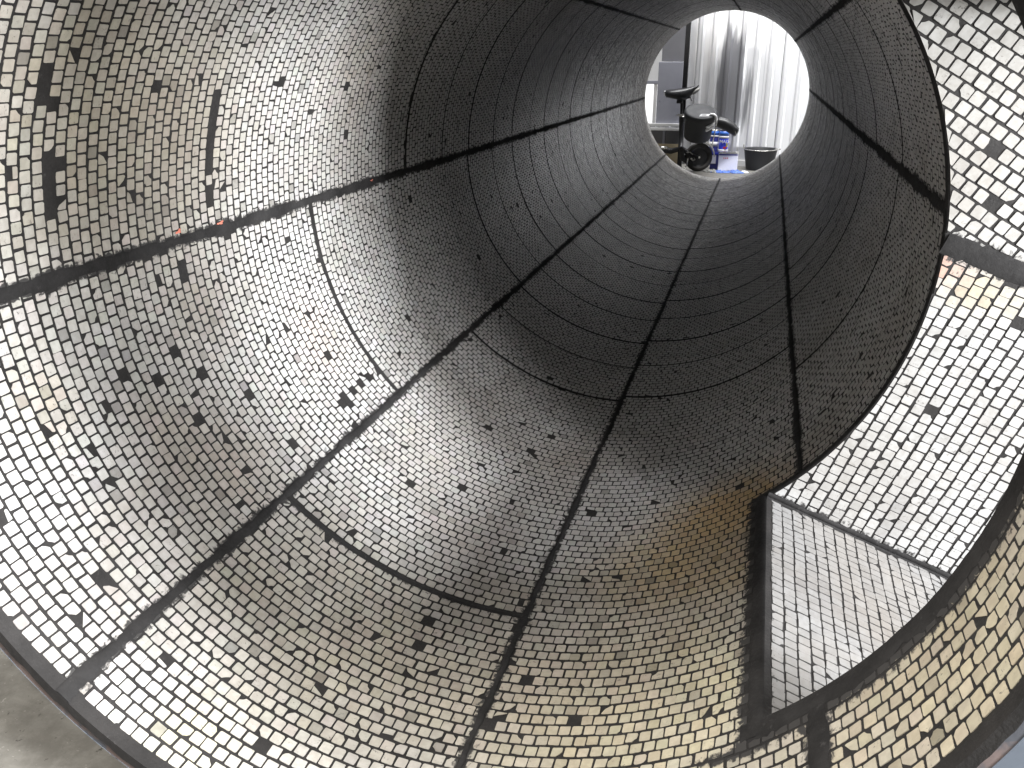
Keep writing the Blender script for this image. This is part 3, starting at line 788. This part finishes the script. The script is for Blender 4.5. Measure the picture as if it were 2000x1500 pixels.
# ---- small electric bike
YB = 8.25
bike = empty("electric_bike", (-0.35, YB, ZF), "small black folding bike with worn saddle parked beyond the pipe", "bicycle")
def wheel(x, z, r, y, nm="rear"):
    Mx = Matrix.Translation((x, y, z)) @ Matrix.Rotation(math.radians(16), 4, 'Z') @ Matrix.Rotation(math.radians(90), 4, 'X')
    bm = bmesh.new(); prof = []
    rt = 0.024
    for k in range(13):
        a = 2 * math.pi * k / 12; prof.append((r - rt + rt * math.cos(a), 1.25 * rt * math.sin(a)))
    add_lathe(bm, prof, 48, Mx); bmesh.ops.remove_doubles(bm, verts=bm.verts, dist=1e-5)
    bmesh.ops.recalc_face_normals(bm, faces=bm.faces)
    t = bm_obj("tyre", bm, M_TYRE, bike, True)
    bm = bmesh.new(); add_lathe(bm, [(0, .014), (.02, .02), (.022, .012), (r - .055, .012), (r - .045, .018), (r - .045, -.018), (r - .055, -.012), (.022, -.012), (.02, -.02), (0, -.014)], 40, Mx)
    bm_obj("wheel_disc", bm, M_BMET, bike)
    bm = bmesh.new(); add_lathe(bm, [(0, .036), (.009, .036), (.011, .03), (.011, -.03), (.009, -.036), (0, -.036)], 16, Mx)
    bm_obj("axle", bm, M_CHROME, bike)
WX, WZ, WR = -0.222, ZF + .127, .127
wheel(WX, WZ, WR, YB)
# mudguard
bm = bmesh.new(); prev = None
for k in range(22):
    a = math.radians(2 + k * 4.6); rr = WR + .020
    px_, pz_ = WX + rr * math.cos(a) * .96, WZ + rr * math.sin(a)
    yo = YB + math.cos(a) * .03
    cur = [bm.verts.new((px_ - .006 * math.cos(a), yo - .040, pz_ - .010 * math.sin(a))), bm.verts.new((px_ + .004 * math.cos(a), yo, pz_ + .004 * math.sin(a))), bm.verts.new((px_ - .006 * math.cos(a), yo + .040, pz_ - .010 * math.sin(a)))]
    if prev:
        for j in range(2): bm.faces.new((prev[j], prev[j + 1], cur[j + 1], cur[j]))
    prev = cur
bmesh.ops.solidify(bm, geom=bm.faces[:], thickness=.003)
bm_obj("mudguard", bm, M_GUARD, bike, True)
bm = bmesh.new(); add_tube(bm, [(-.408, YB, -.02), (-.398, YB, -.22)], .0135, 16); bm_obj("seat_post", bm, M_BMET, bike, True)
bm = bmesh.new(); add_tube(bm, [(-.399, YB, -.20), (-.386, YB, -.47)], .021, 16); bm_obj("seat_tube", bm, M_BMET, bike, True)
bm = bmesh.new(); add_tube(bm, [(-.400, YB, -.175), (-.3985, YB, -.20)], .026, 16); add_tube(bm, [(-.385, YB - .02, -.187), (-.43, YB - .035, -.178), (-.44, YB - .03, -.19)], .006, 8); bm_obj("seat_clamp", bm, M_CHROME, bike, True)
bm = bmesh.new(); add_tube(bm, [(-.386, YB - .03, -.465), (-.33, YB - .045, -.505), (-.27, YB - .05, -.53), (WX, YB - .045, WZ)], [.017, .02, .016, .012], 12)
add_tube(bm, [(-.386, YB + .03, -.465), (-.33, YB + .05, -.505), (WX, YB + .05, WZ)], .014, 12); bm_obj("swing_arm", bm, M_BMET, bike, True)
bm = bmesh.new(); add_tube(bm, [(-.375, YB - .05, -.475), (-.36, YB - .055, -.56), (-.30, YB - .055, -.60)], [.02, .026, .016], 12); bm_obj("motor_bracket", bm, M_BMET, bike, True)
bm = bmesh.new(); add_tube(bm, [(-.37, YB, -.475), (-.47, YB, -.500), (-.62, YB, -.488), (-.86, YB, -.49), (-1.02, YB, -.43)], [.02, .026, .028, .028, .024], 14); bm_obj("main_tube", bm, M_BMET, bike, True)
bm = bmesh.new(); add_tube(bm, [(-.50, YB - .03, -.472), (-.57, YB - .03, -.472)], .014, 12); bm_obj("chrome_trim", bm, M_CHROME, bike, True)
bm = bmesh.new(); add_tube(bm, [(-.285, YB - .06, -.555), (-.262, YB - .065, -.575), (-.248, YB - .062, -.56)], .008, 8); add_tube(bm, [(-.335, YB - .06, -.505), (-.295, YB - .065, -.50), (-.262, YB - .06, -.53), (-.25, YB - .055, -.565)], .0035, 8)
bm_obj("brake_cable", bm, M_CHROME, bike, True)
bm = bmesh.new(); add_tube(bm, [(-.31, YB - .07, -.555), (-.315, YB - .10, -.61), (-.34, YB - .13, ZF + .004)], .006, 8); bm_obj("kickstand", bm, M_CHROME, bike, True)
wheel(-1.10, WZ, WR, YB)
bm = bmesh.new(); add_tube(bm, [(-1.10, YB - .05, WZ), (-1.08, YB - .03, -.40), (-1.06, YB, -.2), (-1.02, YB, .25)], .018, 12); add_tube(bm, [(-1.02, YB - .22, .26), (-1.02, YB + .22, .26)], .013, 12); bm_obj("handlebar_stem", bm, M_BMET, bike, True)
# saddle lofted from sections
def loft(bm, secs, seg=16):
    rings = []
    for x, zc, hz, hy, sq in secs:
        rg = []
        for k in range(seg):
            a = 2 * math.pi * k / seg; ca, sa = math.cos(a), math.sin(a)
            e = 2 / sq
            rg.append(bm.verts.new((x, YB + hy * abs(ca) ** e * (1 if ca > 0 else -1), zc + hz * abs(sa) ** e * (1 if sa > 0 else -1))))
        rings.append(rg)
    for a, b in zip(rings, rings[1:]):
        for k in range(seg): bm.faces.new((a[k], a[(k + 1) % seg], b[(k + 1) % seg], b[k]))
    bm.faces.new(rings[0][::-1]); bm.faces.new(rings[-1])
bm = bmesh.new()
loft(bm, [(-.553, .000, .024, .07, 2.8), (-.540, -.002, .034, .09, 2.8), (-.49, -.004, .040, .092, 2.6), (-.43, -.006, .050, .08, 2.5), (-.37, .000, .052, .055, 2.4), (-.325, .022, .040, .038, 2.2), (-.288, .052, .018, .025, 2.0), (-.264, .070, .005, .012, 2)])
bm_obj("saddle", bm, M_LEATH, bike, True)
bm = bmesh.new(); add_tube(bm, [(-.556, YB - .05, .022), (-.562, YB - .03, .004), (-.556, YB - .045, -.016)], .005, 8); bm_obj("saddle_trim", bm, M_WHITE, bike, True)
bm = bmesh.new(); loft(bm, [(-.315, .002, .012, .03, 2.2), (-.29, .020, .022, .03, 2.2), (-.262, .038, .016, .025, 2.2), (-.255, .042, .006, .015, 2)])
bm_obj("nose_pad", bm, M_GREYF, bike, True)
bm = bmesh.new(); add_tube(bm, [(-.445, YB - .02, -.055), (-.40, YB - .02, -.045), (-.33, YB - .02, -.03), (-.315, YB - .02, -.06)], .009, 8); add_box(bm, (-.425, YB, -.07), (.05, .05, .028), bevel=.006); bm_obj("saddle_bracket", bm, M_BMET, bike, True)

# ---- lidded pail strapped to the bike
pail = empty("lidded_pail", (-.238, 8.09, -.40), "round dark lidded pail hanging above the bike's rear wheel", "pail")
PM = Matrix.Translation((-.238, 8.10, -.362)) @ Matrix.Rotation(math.radians(6), 4, 'Y') @ Matrix.Rotation(math.radians(24), 4, 'X')
bm = bmesh.new(); add_lathe(bm, [(0, 0), (.108, 0), (.116, .008), (.130, .195), (.134, .20), (.134, .214), (.126, .216), (.118, .2)], 48, PM); bm_obj("pail_body", bm, M_PAIL, pail, True)
bm = bmesh.new(); add_lathe(bm, [(.139, .205), (.141, .212), (.141, .240), (.134, .252), (.118, .256), (.112, .252), (.04, .256), (0, .258)], 48, PM); bm_obj("lid", bm, M_PAIL, pail, True)
def on_pail(ang, r, z): return PM @ Vector((r * math.cos(ang), r * math.sin(ang), z))
def patch(name, pts, mat, parent, th=.002):
    bm = bmesh.new(); vs = [bm.verts.new(p) for p in pts]; f = bm.faces.new(vs)
    bmesh.ops.solidify(bm, geom=[f], thickness=th); bm_obj(name, bm, mat, parent)
patch("label", [PM @ Vector(p) for p in ((.000, -.112, .259), (.078, -.090, .259), (.090, -.045, .259), (.010, -.064, .259))], M_WHITE, pail)
patch("label_print", [PM @ Vector(p) for p in ((.020, -.092, .2615), (.055, -.082, .2615), (.060, -.068, .2615), (.026, -.078, .2615))], M_PAIL, pail, .001)
bm = bmesh.new(); add_tube(bm, [PM @ Vector(p) for p in ((.088, -.055, .261), (.12, -.055, .262), (.138, -.06, .25), (.146, -.063, .225), (.146, -.062, .195))], .012, 10); bm_obj("handle_strap", bm, M_WHITE, pail, True)
for zz in (.135, .165):
    bm = bmesh.new(); add_tube(bm, [on_pail(math.radians(a), .1335 + (zz - .15) * .05, zz + .0004 * (a + 50)) for a in (-56, -47, -38, -29, -20)], .0115, 8); bm_obj("clasp", bm, M_WHITE, pail, True)
bm = bmesh.new(); add_tube(bm, [on_pail(math.radians(-22), .142, .18), on_pail(math.radians(-12), .155, .2), on_pail(math.radians(-5), .15, .12), on_pail(math.radians(-10), .148, .0), on_pail(math.radians(-14), .15, -.05)], .005, 8); bm_obj("wire_bail", bm, M_CHROME, pail, True)

# ---- black padded sleeve beside the pail
bm = bmesh.new()
cs = [(-.088, -.222, .028, .05), (-.075, -.238, .052, .06), (-.03, -.252, .056, .062), (.02, -.275, .053, .06), (.065, -.305, .048, .056), (.095, -.330, .043, .05), (.102, -.338, .022, .03)]
rings = []
for x, z, h, d in cs:
    tx, tz = .85, -.5; rg = []
    for k in range(14):
        a = 2 * math.pi * k / 14
        rg.append(bm.verts.new((x - tz * -h * math.sin(a) * -1 * .9, 8.32 + d * math.cos(a), z + tx * h * math.sin(a))))
    rings.append(rg)
for a, b in zip(rings, rings[1:]):
    for k in range(14): bm.faces.new((a[k], a[(k + 1) % 14], b[(k + 1) % 14], b[k]))
bm.faces.new(rings[0]); bm.faces.new(rings[-1]); bmesh.ops.recalc_face_normals(bm, faces=bm.faces)
sl = empty("padded_sleeve", (0, 8.32, -.28), "black padded sleeve drooping to the right of the lidded pail", "sleeve")
bm_obj("sleeve_body", bm, M_LEATH, sl, True)
bm = bmesh.new(); add_tube(bm, [(.083, 8.262, -.318), (.090, 8.258, -.332), (.094, 8.262, -.348)], .004, 6); bm_obj("stitched_tag", bm, M_GREYF, sl, True)
bm = bmesh.new(); add_tube(bm, [(-.085, 8.32, -.225), (-.16, 8.31, -.21), (-.27, 8.27, -.23), (-.385, YB, -.26)], .008, 8); bm_obj("support_bar", bm, M_BMET, sl, True)

# ---- tins
def text_obj(s, size, loc, mat, parent, name="lettering"):
    cu = D.curves.new("txt", 'FONT'); cu.body = s; cu.size = size; cu.extrude = .0006; cu.align_x = 'CENTER'; cu.offset = size * .02
    o = D.objects.new("txt", cu); COL.objects.link(o)
    me = D.meshes.new_from_object(o.evaluated_get(bpy.context.evaluated_depsgraph_get()))
    D.objects.remove(o); D.curves.remove(cu)
    me.transform(Matrix.Translation(loc) @ Matrix.Rotation(math.radians(90), 4, 'X'))
    me.name = name; me.materials.clear()
    return link(name, me, mat, parent)
def can(name, x, y, z0, z1, r, label, bands, body):
    t = empty(name, (x, y, z0), label, "tin", "paint tins stacked beyond the pipe")
    T = Matrix.Translation((x, y, 0))
    bm = bmesh.new(); add_lathe(bm, [(0, z0), (r, z0), (r + .001, z0 + .003), (r, z0 + .006), (r, z1 - .008), (r - .003, z1 - .006)], 36, T); bm_obj("tin_body", bm, body, t, True)
    bm = bmesh.new(); add_lathe(bm, [(r - .004, z1 - .007), (r + .002, z1 - .007), (r + .002, z1), (r - .006, z1), (r - .008, z1 - .004), (0, z1 - .004)], 36, T); bm_obj("lid", bm, M_CHROME, t, True)
    for a, b, m in bands:
        bm = bmesh.new(); add_lathe(bm, [(r + .0004, a), (r + .0014, a), (r + .0014, b), (r + .0004, b)], 36, T); bm_obj("colour_band", bm, m, t, True)
    return t
LT = -.518
low = empty("blue_tin", (-.045, 8.52, ZF), "square blue tin standing on the floor behind the white tin", "tin", "paint tins stacked beyond the pipe")
bm = bmesh.new(); add_box(bm, (-.045, 8.52, (ZF + LT) / 2), (.165, .15, LT - ZF - .002), bevel=.006); bm_obj("tin_body", bm, M_NAVY, low)
bm = bmesh.new(); add_box(bm, (-.098, 8.4435, -.585), (.045, .002, .075)); bm_obj("label", bm, M_LAV, low)
bm = bmesh.new(); add_box(bm, (-.045, 8.4435, -.530), (.16, .002, .016)); bm_obj("colour_band", bm, M_BLUE, low)
up = can("blue_tin", -.020, 8.50, LT, -.320, .043, "bright blue tin with white lettering on top of the stack", [(-.395, -.376, M_WHITE), (-.374, -.334, M_LBLUE), (-.517, -.495, M_WHITE)], M_BLUE)
text_obj("MAD", .040, (-.012, 8.4538, -.437), M_WHITE, up)
bm = bmesh.new(); add_box(bm, (.012, 8.462, -.455), (.014, .004, .034)); bm_obj("yellow_print", bm, M_YEL, up)
bm = bmesh.new(); add_lathe(bm, [(0, 0), (.016, 0), (.016, .003), (0, .003)], 20, Matrix.Translation((-.006, 8.4585, -.478)) @ Matrix.Rotation(math.radians(90), 4, 'X') @ Matrix.Scale(.6, 4, (0, 1, 0))); bm_obj("red_print", bm, M_RED, up)
upl = can("navy_tin", -.108, 8.51, LT, -.325, .040, "dark navy tin half hidden behind the lidded pail", [(-.385, -.372, M_WHITE), (-.370, -.335, M_LBLUE), (-.47, -.43, M_WHITE)], M_NAVY)
wt = empty("white_tin", (.04, 8.33, ZF), "square white tin with blue top band standing on the floor", "tin", "paint tins stacked beyond the pipe")
bm = bmesh.new(); add_box(bm, (.040, 8.36, (ZF - .515) / 2), (.172, .11, -.515 - ZF), bevel=.005); bm_obj("tin_body", bm, M_LAV, wt)
bm = bmesh.new(); add_box(bm, (.040, 8.36, -.5105), (.178, .116, .012), bevel=.003); bm_obj("lid", bm, M_CHROME, wt)
bm = bmesh.new(); add_box(bm, (.040, 8.304, -.526), (.165, .002, .012)); bm_obj("colour_band", bm, M_NAVY, wt)
for k in range(3):
    bm = bmesh.new(); add_box(bm, (.002 + k * .016, 8.304, -.556), (.009, .002, .009)); bm_obj("red_print", bm, M_RED, wt)

# ---- open dark bucket by the wall
bk = empty("open_bucket", (.318, 8.6, ZF), "open dark grey bucket standing by the shiny wall", "bucket")
T = Matrix.Translation((.318, 8.55, 0))
bm = bmesh.new(); add_lathe(bm, [(0, ZF), (.115, ZF), (.120, ZF + .006), (.150, -.495), (.158, -.492), (.160, -.486), (.154, -.484), (.146, -.492), (.112, ZF + .012), (0, ZF + .012)], 48, T); bm_obj("bucket_body", bm, M_PAIL, bk, True)
bm = bmesh.new(); add_tube(bm, [(.318 + .162 * math.cos(a), 8.55 - .162 * math.sin(a), -.487 - .012 * math.sin(a) + .006) for a in [math.pi * k / 18 for k in range(19)]], .0035, 8); bm_obj("handle", bm, M_CHROME, bk, True)
bm = bmesh.new(); add_box(bm, (.163, 8.55, -.470), (.014, .03, .035), bevel=.004); add_box(bm, (.470, 8.53, -.487), (.05, .03, .012), bevel=.004); bm_obj("handle_lug", bm, M_GREYF, bk)

# ---- gloves and rag on the floor
def crumple(name, x, y, sx, sy, h, mat, label, cat, seed):
    rr = random.Random(seed); bm = bmesh.new()
    bmesh.ops.create_icosphere(bm, subdivisions=4, radius=1)
    ph = [rr.uniform(0, 6.28) for _ in range(8)]
    for v in bm.verts:
        a = math.atan2(v.co.y, v.co.x)
        k = 1 + .28 * math.sin(2 * a + ph[0]) + .22 * math.sin(5 * a + ph[1]) + .1 * math.sin(9 * a + ph[2])
        z = max(0, v.co.z) * (.55 + .45 * math.sin(9 * v.co.x + ph[3]) * math.sin(7 * v.co.y + ph[4]) + .3 * math.sin(15 * v.co.x + 11 * v.co.y + ph[5]))
        v.co = Vector((x + v.co.x * k * sx, y + v.co.y * k * sy, ZF + .002 + h * max(0, z)))
    o = bm_obj(name, bm, mat, None, True); tag(o, label, cat)
crumple("rubber_glove", -.02, 8.20, .065, .05, .022, M_GLOVE, "pale blue glove crumpled at the white tin's left foot", "glove", 3)
crumple("rubber_glove", .115, 8.22, .07, .045, .026, M_GLOVE, "blue glove crumpled at the white tin's right foot", "glove", 5)
crumple("dirty_rag", -.095, 8.20, .05, .05, .028, M_RAG, "dirty black and white rag beside the rear wheel", "rag", 8)
crumple("crumpled_paper", .195, 8.24, .03, .03, .022, M_WHITE, "crumpled white paper scrap lying between glove and bucket", "paper", 9)
